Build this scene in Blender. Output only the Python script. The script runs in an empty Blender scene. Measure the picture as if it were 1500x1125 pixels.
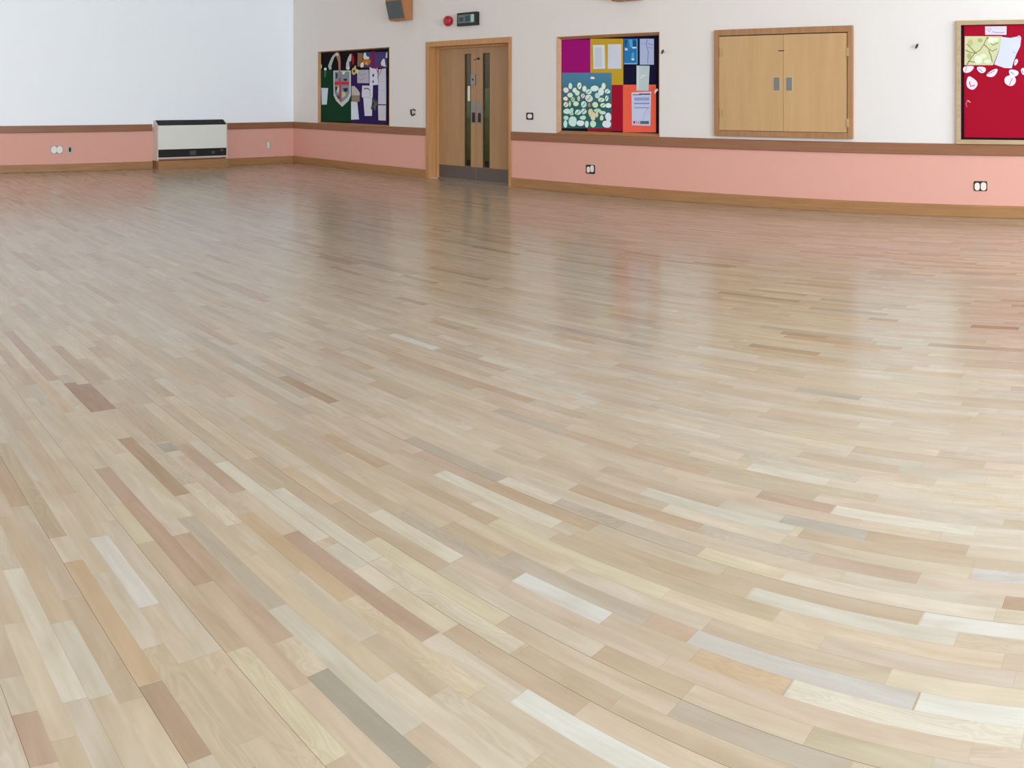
import bpy, bmesh, math, random
from mathutils import Vector, noise
random.seed(7)
S = bpy.context.scene
COL = S.collection
# ---------------------------------------------------------------- survey of the room (metres)
CAM_H = 1.4
RAD, HOR, YAW = 1277.97, 137.38, .7463          # pixels per radian, horizon row, heading
DR = 9.654                                      # right wall plane  y = DR
DL = 14.935                                     # left wall plane   x = -DL
X_END, Y_BACK, CEIL = 5.2, -5.0, 4.3
Z_RAIL0, Z_RAIL1, Z_BASE = .704, .832, .139
WT = .25

def WR(px, py, Y=DR):
    """direction of a sighting -> (x, z) on a plane parallel to the right wall"""
    a = (px-750)/RAD-YAW
    return Y*math.tan(a), CAM_H+(HOR-py)/RAD*Y/math.cos(a)
def WL(px, py, X=DL):
    a = (px-750)/RAD-YAW; d = X/-math.sin(a)
    return d*math.cos(a), CAM_H+(HOR-py)/RAD*d
def FL(px, py):
    a = (px-750)/RAD-YAW; d = CAM_H*RAD/(py-HOR)
    return d*math.sin(a), d*math.cos(a)
def crop(x0, y0, s): return lambda X, Y: (x0+X*s, y0+Y*s)

# ---------------------------------------------------------------- materials
def lin(c):
    c = c/255.
    return c/12.92 if c <= .04045 else ((c+.055)/1.055)**2.4
def rgb(r, g, b, k=1.): return (min(1, lin(r)*k), min(1, lin(g)*k), min(1, lin(b)*k), 1)
MATS = {}
def mat(name, col, rough=.6, metal=0., spec=.5, bump=0., bscale=200., var=0.):
    if name in MATS: return MATS[name]
    m = bpy.data.materials.new(name); m.use_nodes = True; MATS[name] = m
    nt = m.node_tree; b = nt.nodes['Principled BSDF']
    b.inputs['Base Color'].default_value = col
    b.inputs['Roughness'].default_value = rough
    b.inputs['Metallic'].default_value = metal
    b.inputs['Specular IOR Level'].default_value = spec
    if var or bump:
        tc = nt.nodes.new('ShaderNodeTexCoord'); n = nt.nodes.new('ShaderNodeTexNoise')
        n.inputs['Scale'].default_value = bscale; n.inputs['Detail'].default_value = 4
        nt.links.new(tc.outputs['Object'], n.inputs['Vector'])
        if var:
            mx = nt.nodes.new('ShaderNodeMix'); mx.data_type = 'RGBA'
            mx.inputs[6].default_value = tuple(c*(1-var) for c in col[:3])+(1,)
            mx.inputs[7].default_value = tuple(min(1, c*(1+var)) for c in col[:3])+(1,)
            nt.links.new(n.outputs['Fac'], mx.inputs[0]); nt.links.new(mx.outputs[2], b.inputs['Base Color'])
        if bump:
            bp = nt.nodes.new('ShaderNodeBump'); bp.inputs['Strength'].default_value = bump
            bp.inputs['Distance'].default_value = .002
            nt.links.new(n.outputs['Fac'], bp.inputs['Height']); nt.links.new(bp.outputs['Normal'], b.inputs['Normal'])
    return m
def wood(name, c0, c1, scale, rough=.4, spec=.5):
    """grain stretched along the axis whose scale is smallest"""
    if name in MATS: return MATS[name]
    m = bpy.data.materials.new(name); m.use_nodes = True; MATS[name] = m
    nt = m.node_tree; b = nt.nodes['Principled BSDF']; L = nt.links.new
    tc = nt.nodes.new('ShaderNodeTexCoord'); mp = nt.nodes.new('ShaderNodeMapping')
    mp.inputs['Scale'].default_value = scale
    n = nt.nodes.new('ShaderNodeTexNoise'); n.inputs['Scale'].default_value = 1; n.inputs['Detail'].default_value = 6
    n.inputs['Roughness'].default_value = .6; n.inputs['Distortion'].default_value = .4
    r = nt.nodes.new('ShaderNodeValToRGB'); r.color_ramp.elements[0].position = .3; r.color_ramp.elements[1].position = .7
    r.color_ramp.elements[0].color = c0; r.color_ramp.elements[1].color = c1
    L(tc.outputs['Object'], mp.inputs['Vector']); L(mp.outputs['Vector'], n.inputs['Vector'])
    L(n.outputs['Fac'], r.inputs['Fac']); L(r.outputs['Color'], b.inputs['Base Color'])
    b.inputs['Roughness'].default_value = rough; b.inputs['Specular IOR Level'].default_value = spec
    return m
def painted(name, upper, lower, z):
    """two coats of emulsion meeting behind the dado rail"""
    m = bpy.data.materials.new(name); m.use_nodes = True
    nt = m.node_tree; b = nt.nodes['Principled BSDF']; L = nt.links.new
    g = nt.nodes.new('ShaderNodeNewGeometry'); s = nt.nodes.new('ShaderNodeSeparateXYZ')
    gt = nt.nodes.new('ShaderNodeMath'); gt.operation = 'GREATER_THAN'; gt.inputs[1].default_value = z
    mx = nt.nodes.new('ShaderNodeMix'); mx.data_type = 'RGBA'
    mx.inputs[6].default_value = lower; mx.inputs[7].default_value = upper
    L(g.outputs['Position'], s.inputs[0]); L(s.outputs['Z'], gt.inputs[0]); L(gt.outputs[0], mx.inputs[0])
    n = nt.nodes.new('ShaderNodeTexNoise'); n.inputs['Scale'].default_value = 90
    bp = nt.nodes.new('ShaderNodeBump'); bp.inputs['Strength'].default_value = .08; bp.inputs['Distance'].default_value = .002
    L(g.outputs['Position'], n.inputs['Vector']); L(n.outputs['Fac'], bp.inputs['Height']); L(bp.outputs['Normal'], b.inputs['Normal'])
    L(mx.outputs[2], b.inputs['Base Color']); b.inputs['Roughness'].default_value = .65
    b.inputs['Specular IOR Level'].default_value = .3
    return m

PINK = rgb(221, 165, 150)
M_wallR = painted('paint_cream_pink', rgb(225, 219, 215), PINK, .77)
M_wallL = painted('paint_white_pink', rgb(245, 250, 255), PINK, .77)
M_ceil = mat('ceiling_white', rgb(238, 236, 232), .8)
M_rail = wood('rail_wood', rgb(134, 88, 60), rgb(150, 101, 71), (1.2, 1.2, 40), .4)
M_base = wood('skirting_wood', rgb(150, 106, 65), rgb(173, 127, 82), (1.5, 1.5, 45), .4)
M_frame = wood('frame_wood', rgb(178, 126, 76), rgb(196, 146, 94), (30, 30, 1.5), .4)
M_frameH = wood('frame_wood_level', rgb(172, 120, 72), rgb(190, 138, 88), (1.5, 30, 40), .4)
M_leaf = wood('door_veneer', rgb(162, 124, 86), rgb(174, 136, 97), (14, 14, .8), .42)
M_hatch = wood('hatch_veneer', rgb(186, 148, 100), rgb(196, 158, 110), (10, 10, .7), .45)
M_hframe = wood('hatch_frame_wood', rgb(150, 106, 68), rgb(170, 124, 82), (20, 20, 2), .45)
M_steel = mat('brushed_steel', rgb(150, 150, 150), .35, 1., bump=.1, bscale=120)
M_kick = mat('kick_plate_steel', rgb(112, 102, 98), .4, .7, var=.08, bscale=8)
M_black = mat('black_plastic', rgb(22, 22, 24), .45)
M_dark = mat('dark_slot', rgb(14, 12, 12), .6)
M_white = mat('white_plastic', rgb(232, 232, 228), .35)
M_paper = mat('paper_white', rgb(226, 228, 236), .8, spec=.2)

# ---------------------------------------------------------------- object helpers
ORG = {}
def root(name, loc, label, cat, group=None, kind=None):
    o = bpy.data.objects.new(name, None); COL.objects.link(o); o.location = loc; ORG[o.name] = Vector(loc)
    o.empty_display_size = .1
    props(o, label, cat, group, kind); return o
def props(o, label=None, cat=None, group=None, kind=None):
    if label: o['label'] = label
    if cat: o['category'] = cat
    if group: o['group'] = group
    if kind: o['kind'] = kind
def obj(name, bm, mats, parent=None, origin=None, smooth=False):
    """link a bmesh written in world coordinates as one object"""
    if not isinstance(mats, (list, tuple)): mats = [mats]
    if parent is not None: org = ORG[parent.name]
    elif origin is not None: org = Vector(origin)
    else:
        vs = [v.co for v in bm.verts]
        org = Vector([(min(v[i] for v in vs)+max(v[i] for v in vs))/2 for i in range(3)])
        org.z = min(v.z for v in vs)
    bmesh.ops.translate(bm, verts=bm.verts, vec=-org)
    bmesh.ops.recalc_face_normals(bm, faces=bm.faces)
    me = bpy.data.meshes.new(name); bm.to_mesh(me); bm.free()
    for m in mats: me.materials.append(m)
    o = bpy.data.objects.new(name, me); COL.objects.link(o)
    if smooth:
        for p in me.polygons: p.use_smooth = True
    if parent is not None: o.parent = parent
    else: o.location = org
    ORG[o.name] = org
    return o
def box(bm, x0, x1, y0, y1, z0, z1, mi=0, bev=0.):
    b2 = bmesh.new()
    vs = [b2.verts.new((x, y, z)) for x in (x0, x1) for y in (y0, y1) for z in (z0, z1)]
    for f in ((0, 1, 3, 2), (4, 6, 7, 5), (0, 4, 5, 1), (2, 3, 7, 6), (0, 2, 6, 4), (1, 5, 7, 3)):
        b2.faces.new([vs[i] for i in f])
    bmesh.ops.recalc_face_normals(b2, faces=b2.faces)
    if bev: bmesh.ops.bevel(b2, geom=list(b2.edges), offset=bev, segments=2, affect='EDGES', profile=.6)
    merge(bm, b2, mi)
    return bm
def merge(bm, b2, mi=0):
    vm = {v: bm.verts.new(v.co) for v in b2.verts}
    for f in b2.faces:
        nf = bm.faces.new([vm[v] for v in f.verts]); nf.material_index = mi; nf.smooth = f.smooth
    b2.free()
def B(): return bmesh.new()
def prism(bm, pts, d0, d1, axis='y', mi=0):
    """polygon pts (a, z) extruded between depths d0, d1 along y (a = x) or along x (a = y)"""
    mk = (lambda a, z, d: (a, d, z)) if axis == 'y' else (lambda a, z, d: (d, a, z))
    A = [bm.verts.new(mk(a, z, d0)) for a, z in pts]; C = [bm.verts.new(mk(a, z, d1)) for a, z in pts]
    fs = [bm.faces.new(A), bm.faces.new(list(reversed(C)))]
    n = len(pts)
    for i in range(n): fs.append(bm.faces.new((A[i], A[(i+1) % n], C[(i+1) % n], C[i])))
    for f in fs: f.material_index = mi
    return bm
def cyl(bm, c, r, d0, d1, axis='y', n=24, mi=0, r2=None):
    p = [(c[0]+r*math.cos(2*math.pi*i/n), c[1]+(r2 or r)*math.sin(2*math.pi*i/n)) for i in range(n)]
    return prism(bm, p, d0, d1, axis, mi)
def rrect(x0, x1, z0, z1, r, n=5):
    out = []
    for cx, cz, a0 in ((x1-r, z1-r, 0), (x0+r, z1-r, 90), (x0+r, z0+r, 180), (x1-r, z0+r, 270)):
        for i in range(n+1):
            a = math.radians(a0+90*i/n); out.append((cx+r*math.cos(a), cz+r*math.sin(a)))
    return out
def blob(pts, n=3):
    """round off a polygon (corner cutting)"""
    for _ in range(n):
        q = []
        for i in range(len(pts)):
            a, b = pts[i], pts[(i+1) % len(pts)]
            q += [(a[0]*.75+b[0]*.25, a[1]*.75+b[1]*.25), (a[0]*.25+b[0]*.75, a[1]*.25+b[1]*.75)]
        pts = q
    return pts
def strip(pts, w):
    """a band of width w (pixels of the sighting) along a polyline"""
    L_, R_ = [], []
    for i, p in enumerate(pts):
        a = pts[max(0, i-1)]; b = pts[min(len(pts)-1, i+1)]
        dx, dy = b[0]-a[0], b[1]-a[1]; l = math.hypot(dx, dy) or 1
        ww = (w[i] if isinstance(w, (list, tuple)) else w)/2
        L_.append((p[0]-dy/l*ww, p[1]+dx/l*ww)); R_.append((p[0]+dy/l*ww, p[1]-dx/l*ww))
    return L_+R_[::-1]

# ---------------------------------------------------------------- floor: strips of ash / maple
ROW = .0615; Y0 = 1.901-ROW*113            # seams of the strips
def row_of(y): return int(math.floor((y-Y0)/ROW))
K = .66
MEAN = (208, 184, 157)
PAL = {'cream': (212, 197, 170), 'beige': (205, 188, 163), 'tan': (194, 171, 142), 'pinkbeige': (205, 185, 165),
       'greywhite': (207, 198, 180), 'white': (224, 222, 214), 'whitegrey': (218, 213, 205), 'pinkbrown': (184, 153, 129),
       'brown': (174, 144, 115), 'olive': (192, 177, 147), 'grey': (176, 168, 154), 'bluegrey': (200, 193, 184),
       'yellow': (215, 200, 168), 'greenwhite': (207, 199, 181), 'orange': (204, 174, 138), 'deep': (160, 122, 94),
       'light': (218, 208, 188), 'greydark': (160, 151, 133)}
RANDPAL = ['cream']*7+['beige']*8+['tan']*3+['pinkbeige']*5+['greywhite']*4+['greenwhite']*3+['olive']*3+['light']*4+['yellow']*1+['pinkbrown']*1+['grey']*1+['brown']*1+['orange']*1
a_ = crop(0, 500, 1/3); c4 = crop(0, 750, 1/3); c5 = crop(500, 750, 1/3); c7 = crop(850, 650, .43333)
c6 = crop(250, 650, .42224); t1 = crop(0, 250, 1/3); t2 = crop(500, 250, 1/3); t3 = crop(1000, 250, 1/3)
NOTABLE = [  # sighted ends of the boards that stand out
 (c4, (20, 255), (275, 840), 'light'), (c4, (225, 490), (370, 830), 'greywhite'), (c4, (275, 390), (495, 850), 'tan'),
 (c4, (50, 895), (150, 1120), 'pinkbrown'), (c4, (330, 215), (690, 740), 'orange'), (c4, (690, 745), (955, 1055), 'brown'),
 (c4, (450, 105), (665, 410), 'whitegrey'), (a_, (515, 720), (640, 885), 'yellow'), (a_, (580, 705), (925, 1055), 'pinkbrown'),
 (a_, (550, 425), (820, 670), 'brown'), (a_, (500, 495), (850, 765), 'cream'), (a_, (400, 565), (590, 705), 'pinkbrown'),
 (a_, (720, 520), (1095, 757), 'pinkbeige'), (a_, (350, 190), (480, 300), 'deep'), (t1, (320, 830), (460, 920), 'tan'),
 (t1, (65, 705), (205, 925), 'pinkbrown'), (a_, (520, 270), (720, 440), 'tan'), (a_, (720, 447), (765, 482), 'grey'),
 (a_, (430, 75), (600, 160), 'beige'), (c6, (185, 62), (490, 345), 'light'), (c6, (395, 150), (725, 395), 'light'),
 (c6, (490, 285), (930, 655), 'pinkbrown'), (c6, (740, 390), (1220, 700), 'cream'), (c6, (715, 325), (1170, 602), 'yellow'),
 (c6, (735, 225), (1000, 398), 'light'), (c6, (620, 190), (975, 415), 'tan'), (c6, (260, 240), (635, 528), 'orange'),
 (c6, (385, 560), (865, 975), 'greenwhite'), (c6, (525, 787), (900, 1110), 'greydark'), (c6, (225, 715), (640, 1060), 'yellow'),
 (c6, (1225, 450), (1530, 590), 'whitegrey'), (c5, (715, 855), (1500, 1180), 'white'), (c6, (745, 75), (1140, 258), 'tan'),
 (c6, (945, 95), (1350, 275), 'light'), (c6, (970, 275), (1185, 375), 'tan'), (c5, (690, 35), (1460, 330), 'yellow'),
 (c5, (745, 310), (1480, 600), 'pinkbeige'), (c5, (820, 590), (1180, 860), 'tan'), (c7, (42, 718), (350, 855), 'tan'),
 (c7, (620, 155), (860, 212), 'pinkbrown'), (c7, (560, 85), (845, 122), 'light'), (c7, (190, 5), (380, 38), 'tan'),
 (c7, (690, 245), (970, 308), 'grey'), (c7, (205, 165), (720, 290), 'greenwhite'), (c7, (485, 430), (1155, 578), 'tan'),
 (c7, (0, 290), (572, 500), 'tan'), (c7, (590, 490), (1270, 660), 'greenwhite'), (c7, (740, 305), (1332, 393), 'tan'),
 (c7, (700, 310), (1320, 430), 'beige'), (c7, (1325, 435), (1650, 470), 'bluegrey'), (c7, (370, 660), (1133, 870), 'bluegrey'),
 (c7, (705, 825), (1490, 1020), 'light'), (c7, (1140, 870), (1650, 950), 'white'), (c7, (830, 650), (1465, 805), 'pinkbeige'),
 (c7, (1040, 790), (1600, 880), 'cream'), (c7, (795, 945), (1190, 1080), 'olive'), (c7, (1160, 580), (1650, 650), 'whitegrey'),
 (c7, (1430, 540), (1560, 560), 'brown'), (c7, (865, 212), (1340, 285), 'light'), (c7, (380, 390), (700, 430), 'yellow'),
 (c7, (400, 700), (700, 820), 'orange'), (c5, (310, 300), (520, 490), 'cream'), (c5, (0, 130), (150, 215), 'greywhite'),
 (t2, (240, 715), (418, 782), 'white'), (t2, (215, 830), (590, 955), 'tan'), (t2, (600, 825), (860, 890), 'light'),
 (t2, (425, 640), (1105, 795), 'light'), (t2, (780, 930), (1170, 1000), 'greywhite'), (t2, (590, 330), (775, 372), 'brown'),
 (t2, (580, 605), (940, 668), 'tan'), (t2, (410, 790), (720, 880), 'tan'), (t3, (300, 763), (605, 803), 'brown'),
 (t3, (160, 533), (525, 570), 'brown'), (t3, (440, 708), (640, 730), 'brown'), (t3, (60, 775), (340, 815), 'light'),
 (t3, (670, 765), (880, 780), 'orange'), (t3, (20, 410), (250, 415), 'brown'), (t3, (500, 960), (780, 1000), 'grey'),
 (t3, (890, 875), (1240, 890), 'orange'), (t3, (820, 650), (950, 657), 'brown'), (t3, (1270, 680), (1480, 690), 'brown'),
 (t1, (180, 440), (260, 495), 'light'), (t1, (330, 930), (490, 1050), 'deep'), (t1, (800, 820), (985, 930), 'olive'),
 (t1, (1240, 905), (1500, 1010), 'brown'), (t1, (630, 920), (760, 990), 'tan'), (t1, (1100, 845), (1260, 850), 'tan'),
]
notes = {}
for c, p, q, k in NOTABLE:
    (xa, ya), (xb, yb) = FL(*c(*p)), FL(*c(*q))
    xa, xb = min(xa, xb), max(xa, xb); ym = (ya+yb)/2; r0 = row_of(ym)
    if xb-xa < .05: continue
    for r in sorted(range(r0-2, r0+3), key=lambda r: abs(Y0+(r+.5)*ROW-ym)):
        if all(xb <= f[0]+.03 or xa >= f[1]-.03 for f in notes.get(r, [])):
            notes.setdefault(r, []).append((xa, xb, k)); break
DARK_SEAMS = {int(round((y-Y0)/ROW)) for y in (.457, .817, 1.065, 1.581, 1.70, 2.30)}
floor_me = bpy.data.meshes.new('floor')
verts, faces, cols, uvs, rnd = [], [], [], [], []
XA, XB = -DL, X_END
nrow0, nrow1 = row_of(Y_BACK), row_of(DR)
for r in range(nrow0, nrow1+1):
    ya, yb = max(Y_BACK, Y0+r*ROW), min(DR, Y0+(r+1)*ROW)
    if yb-ya < 1e-4: continue
    fixed = sorted(notes.get(r, [])); boards = []; x = XA-random.uniform(0, .4)
    clean = fixed
    x = XA-random.uniform(0, .4)
    for f in clean+[(XB, XB+1, None)]:
        while x < f[0]-1e-6:
            l = random.choice((.28, .36, .44, .5, .56, .64, .72))*random.uniform(.9, 1.1)
            e = x+l
            if e > f[0]-.12: e = f[0]
            boards.append((x, e, random.choice(RANDPAL), random.uniform(.955, 1.035)*(1 if random.random() < .93 else .93))); x = e
        if f[2]: boards.append((x if x > f[0] else f[0], f[1], f[2], 1.)); x = f[1]
    seam = random.choice((.12, .15, .2, .3, .3, .75)) if r % 2 else random.choice((.05, .1, .12, .2))
    if r in DARK_SEAMS: seam = .85
    for xa, xb, k, v in boards:
        xa, xb = max(xa, XA), min(xb, XB)
        if xb-xa < 1e-3: continue
        i = len(verts); verts += [(xa, ya, 0), (xb, ya, 0), (xb, yb, 0), (xa, yb, 0)]; faces.append((i, i+1, i+2, i+3))
        c = [lin(m+(t-m)*(.78 if v == 1. else .46))*K*v for t, m in zip(PAL[k], MEAN)]
        j = random.uniform(-.012, .012)
        cols.append((c[0]*(1+j), c[1], c[2]*(1-j*1.5), 1)); uvs.append((xb-xa, yb-ya)); rnd.append((random.random(), seam, random.random(), 1))
ntop = len(faces)
i = len(verts)                                   # the slab the strips are laid on
for z in (-.02, -.12):
    verts += [(XA, Y_BACK, z), (XB, Y_BACK, z), (XB, DR, z), (XA, DR, z)]
faces += [(i, i+1, i+2, i+3), (i+7, i+6, i+5, i+4)]+[(i+k, i+4+k, i+4+(k+1) % 4, i+(k+1) % 4) for k in range(4)]
floor_me.from_pydata(verts, [], faces)
for nm, data in (('wood', cols), ('rnd', rnd)):
    at = floor_me.attributes.new(nm, 'FLOAT_COLOR', 'FACE')
    for k in range(len(faces)): at.data[k].color = data[k] if k < ntop else (.5, .4, .3, 1)
uvl = floor_me.uv_layers.new(name='UVMap')
for k in range(ntop):
    l, w = uvs[k]
    for q, (u, v) in enumerate(((0, 0), (l, 0), (l, 1), (0, 1))): uvl.data[4*k+q].uv = (u, v)
fm = bpy.data.materials.new('strip_floor'); fm.use_nodes = True
nt = fm.node_tree; nd = nt.nodes.new; L = nt.links.new; pb = nt.nodes['Principled BSDF']
def math_(op, a=None, b=None, c=None, clamp=False):
    n = nd('ShaderNodeMath'); n.operation = op; n.use_clamp = clamp
    for i, v in enumerate((a, b, c)):
        if v is None: continue
        if isinstance(v, (int, float)): n.inputs[i].default_value = v
        else: L(v, n.inputs[i])
    return n.outputs[0]
at = nd('ShaderNodeAttribute'); at.attribute_name = 'wood'
ar = nd('ShaderNodeAttribute'); ar.attribute_name = 'rnd'
sr = nd('ShaderNodeSeparateColor'); L(ar.outputs['Color'], sr.inputs[0])
geo = nd('ShaderNodeNewGeometry'); sp = nd('ShaderNodeSeparateXYZ'); L(geo.outputs['Position'], sp.inputs[0])
uvn = nd('ShaderNodeUVMap'); uvn.uv_map = 'UVMap'; su = nd('ShaderNodeSeparateXYZ'); L(uvn.outputs[0], su.inputs[0])
cx = nd('ShaderNodeCombineXYZ')
L(math_('ADD', math_('MULTIPLY', sp.outputs['X'], 3.), math_('MULTIPLY', sr.outputs[0], 57.)), cx.inputs[0])
L(math_('MULTIPLY', sp.outputs['Y'], 75.), cx.inputs[1]); L(math_('MULTIPLY', sr.outputs[2], 31.), cx.inputs[2])
g1 = nd('ShaderNodeTexNoise'); g1.inputs['Scale'].default_value = 1; g1.inputs['Detail'].default_value = 5
g1.inputs['Roughness'].default_value = .6; g1.inputs['Distortion'].default_value = .6; L(cx.outputs[0], g1.inputs['Vector'])
cy = nd('ShaderNodeCombineXYZ')
L(math_('ADD', math_('MULTIPLY', sp.outputs['X'], 3.2), math_('MULTIPLY', sr.outputs[2], 43.)), cy.inputs[0])
L(math_('MULTIPLY', sp.outputs['Y'], 15.), cy.inputs[1]); L(math_('MULTIPLY', sr.outputs[0], 17.), cy.inputs[2])
g2 = nd('ShaderNodeTexNoise'); g2.inputs['Scale'].default_value = 1; g2.inputs['Detail'].default_value = 2; g2.inputs['Distortion'].default_value = .8
L(cy.outputs[0], g2.inputs['Vector'])
# cathedral figure on some boards: rings of the slow noise
ring = math_('SINE', math_('MULTIPLY', g2.outputs['Fac'], 85.))
few = math_('GREATER_THAN', sr.outputs[2], .86)
ringv = math_('MULTIPLY', math_('MULTIPLY', ring, few), .035)
val = math_('ADD', math_('MULTIPLY', math_('SUBTRACT', g1.outputs['Fac'], .5), .16), math_('MULTIPLY', math_('SUBTRACT', g2.outputs['Fac'], .5), .36))
streak = math_('MULTIPLY', math_('SUBTRACT', g1.outputs['Fac'], .66, clamp=True), -1.3)
streak = math_('MULTIPLY', streak, math_('GREATER_THAN', sr.outputs[0], .6))
val = math_('ADD', math_('ADD', val, streak), math_('ADD', ringv, 1.))
hs = nd('ShaderNodeMix'); hs.data_type = 'RGBA'; hs.blend_type = 'MULTIPLY'; hs.inputs[0].default_value = 1
cv = nd('ShaderNodeCombineColor'); L(val, cv.inputs[0])
L(math_('POWER', val, 1.25), cv.inputs[1]); L(math_('POWER', val, 1.7), cv.inputs[2])
L(at.outputs['Color'], hs.inputs[6]); L(cv.outputs[0], hs.inputs[7])
# seams: thin dark joints along the strips and at their ends
v = su.outputs['Y']
edge = math_('LESS_THAN', v, .022)
endj = math_('LESS_THAN', su.outputs['X'], .0013)
sm = math_('MAXIMUM', math_('MULTIPLY', edge, sr.outputs[1]), math_('MULTIPLY', endj, .22))
sx = nd('ShaderNodeMix'); sx.data_type = 'RGBA'; sx.inputs[7].default_value = rgb(96, 66, 44)
L(sm, sx.inputs[0]); L(hs.outputs[2], sx.inputs[6])
# small knots and nail holes
kv = nd('ShaderNodeCombineXYZ'); L(math_('MULTIPLY', sp.outputs['X'], 1.), kv.inputs[0]); L(math_('MULTIPLY', sp.outputs['Y'], 2.2), kv.inputs[1])
vo = nd('ShaderNodeTexVoronoi'); vo.inputs['Scale'].default_value = 2.2; vo.inputs['Randomness'].default_value = 1; L(kv.outputs[0], vo.inputs['Vector'])
kn = math_('SUBTRACT', 1., math_('MULTIPLY', vo.outputs['Distance'], 55.), clamp=True)
vc = nd('ShaderNodeSeparateColor'); L(vo.outputs['Color'], vc.inputs[0])
kn = math_('MULTIPLY', kn, math_('GREATER_THAN', vc.outputs[0], .45))
kx = nd('ShaderNodeMix'); kx.data_type = 'RGBA'; kx.inputs[7].default_value = rgb(92, 68, 48)
L(math_('MULTIPLY', kn, .8), kx.inputs[0]); L(sx.outputs[2], kx.inputs[6])
L(kx.outputs[2], pb.inputs['Base Color'])
rn = nd('ShaderNodeTexNoise'); rn.inputs['Scale'].default_value = 1.3; rn.inputs['Detail'].default_value = 3; L(geo.outputs['Position'], rn.inputs['Vector'])
L(math_('ADD', math_('MULTIPLY', rn.outputs['Fac'],   .08), .16), pb.inputs['Roughness'])
pb.inputs['Specular IOR Level'].default_value = .5
bp = nd('ShaderNodeBump'); bp.inputs['Strength'].default_value = .02; bp.inputs['Distance'].default_value = .001
L(g1.outputs['Fac'], bp.inputs['Height']); L(bp.outputs['Normal'], pb.inputs['Normal'])
floor_me.materials.append(fm)
fo = bpy.data.objects.new('floor', floor_me); COL.objects.link(fo)
props(fo, 'pale strip wood sports floor with short staggered boards', None, None, 'structure')

# ---------------------------------------------------------------- shell
DX0, DX1, DZ = -10.86, -8.928, 2.26            # door opening
def struct(name, bm, m, label): o = obj(name, bm, m); props(o, label, None, None, 'structure'); return o
X0w = -DL-WT; X1w = X_END+WT
N1 = (-14.043, -11.839, Z_RAIL1-.002, 2.22); N2 = (-8.044, -6.285, Z_RAIL1-.002, 2.218); ND = .06   # shallow niches of two noticeboards
b = B(); e = -DL
for n0, n1, nz0, nz1, deep in (N1+(1,), (DX0, DX1, -.12, DZ, 0), N2+(1,)):
    box(b, e, n0, DR, DR+WT, -.12, CEIL); box(b, n0, n1, DR, DR+WT, nz1, CEIL); e = n1
    if deep: box(b, n0, n1, DR, DR+WT, -.12, nz0); box(b, n0, n1, DR+ND, DR+WT, nz0, nz1)
box(b, e, X_END, DR, DR+WT, -.12, CEIL)
struct('wall_right', b, M_wallR, 'long wall painted cream above and pink below the wooden rail')
b = B(); box(b, X0w, -DL, Y_BACK-WT, DR+WT, -.12, CEIL)
struct('wall_left', b, M_wallL, 'far end wall painted white above and pink below the rail')
def wall_windows(name, axis, d0, d1, lo, hi, wins, z0, z1, label):
    b = B()
    def bx(a0, a1, za, zb):
        if axis == 'x': box(b, d0, d1, a0, a1, za, zb)
        else: box(b, a0, a1, d0, d1, za, zb)
    bx(lo, hi, -.12, z0); bx(lo, hi, z1, CEIL); e = lo
    for w0, w1 in wins: bx(e, w0, z0, z1); e = w1
    bx(e, hi, z0, z1)
    return struct(name, b, M_wallR, label)
WZ0, WZ1 = 1.0, 3.6
WEND = [(-4.3, -1.6), (-1.2, 1.5), (2.1, 4.8), (5.3, 8.0)]
WBACK = [(-13.2, -10.7), (-9.5, -7.0), (1.6, 4.1)]
wall_windows('wall_end', 'x', X_END, X_END+WT, Y_BACK, DR, WEND, WZ0, WZ1, 'window wall at the near end of the hall')
wall_windows('wall_back', 'y', Y_BACK-WT, Y_BACK, -DL, X_END, WBACK, WZ0, WZ1, 'window wall behind the viewer')
b = B(); box(b, X0w, X1w, Y_BACK-WT, DR+WT, CEIL, CEIL+.15)
struct('ceiling', b, M_ceil, 'flat white ceiling of the hall')
M_upvc = mat('window_frame_white', rgb(235, 235, 235), .4)
M_pane = bpy.data.materials.new('window_glass'); M_pane.use_nodes = True
_b = M_pane.node_tree.nodes['Principled BSDF']; _b.inputs['Transmission Weight'].default_value = 1; _b.inputs['Roughness'].default_value = 0
_b.inputs['IOR'].default_value = 1.02; _b.inputs['Base Color'].default_value = (1, 1, 1, 1)
SKYC = {'x': (.73, .875, 1.0), 'y': (.86, .93, 1.0), 'w': (1.0, .93, .85)}
wn = 0
WPOW = [290, 330, 540, 330, 115, 110, 110]   # daylight through windows 1-7
for axis, lst in (('x', WEND), ('y', WBACK)):
    for w0, w1 in lst:
        wn += 1
        b = B(); d = (X_END+.08, X_END+.14) if axis == 'x' else (Y_BACK-.14, Y_BACK-.08)
        def bx(a0, a1, za, zb):
            if axis == 'x': box(b, d[0], d[1], a0, a1, za, zb)
            else: box(b, a0, a1, d[0], d[1], za, zb)
        mid = (w0+w1)/2
        for a0, a1 in ((w0, w0+.06), (w1-.06, w1), (mid-.03, mid+.03)): bx(a0, a1, WZ0, WZ1)
        for za, zb in ((WZ0, WZ0+.06), (WZ1-.06, WZ1), (2.6, 2.66)): bx(w0+.06, mid-.03, za, zb); bx(mid+.03, w1-.06, za, zb)
        struct('window_%d' % wn, b, M_upvc, 'white framed hall window')
        l = bpy.data.lights.new('window_daylight', 'AREA'); l.shape = 'RECTANGLE'; l.size = w1-w0-.1; l.size_y = WZ1-WZ0-.1
        l.color = SKYC['w' if wn in (5, 6) else axis]; l.energy = WPOW[wn-1]
        lo = bpy.data.objects.new('window_daylight', l); COL.objects.link(lo)
        if axis == 'x': lo.location = (X_END+.2, mid, (WZ0+WZ1)/2); lo.rotation_euler = (math.radians(90), 0, math.radians(90))
        else: lo.location = (mid, Y_BACK-.2, (WZ0+WZ1)/2); lo.rotation_euler = (math.radians(90), 0, 0)

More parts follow.
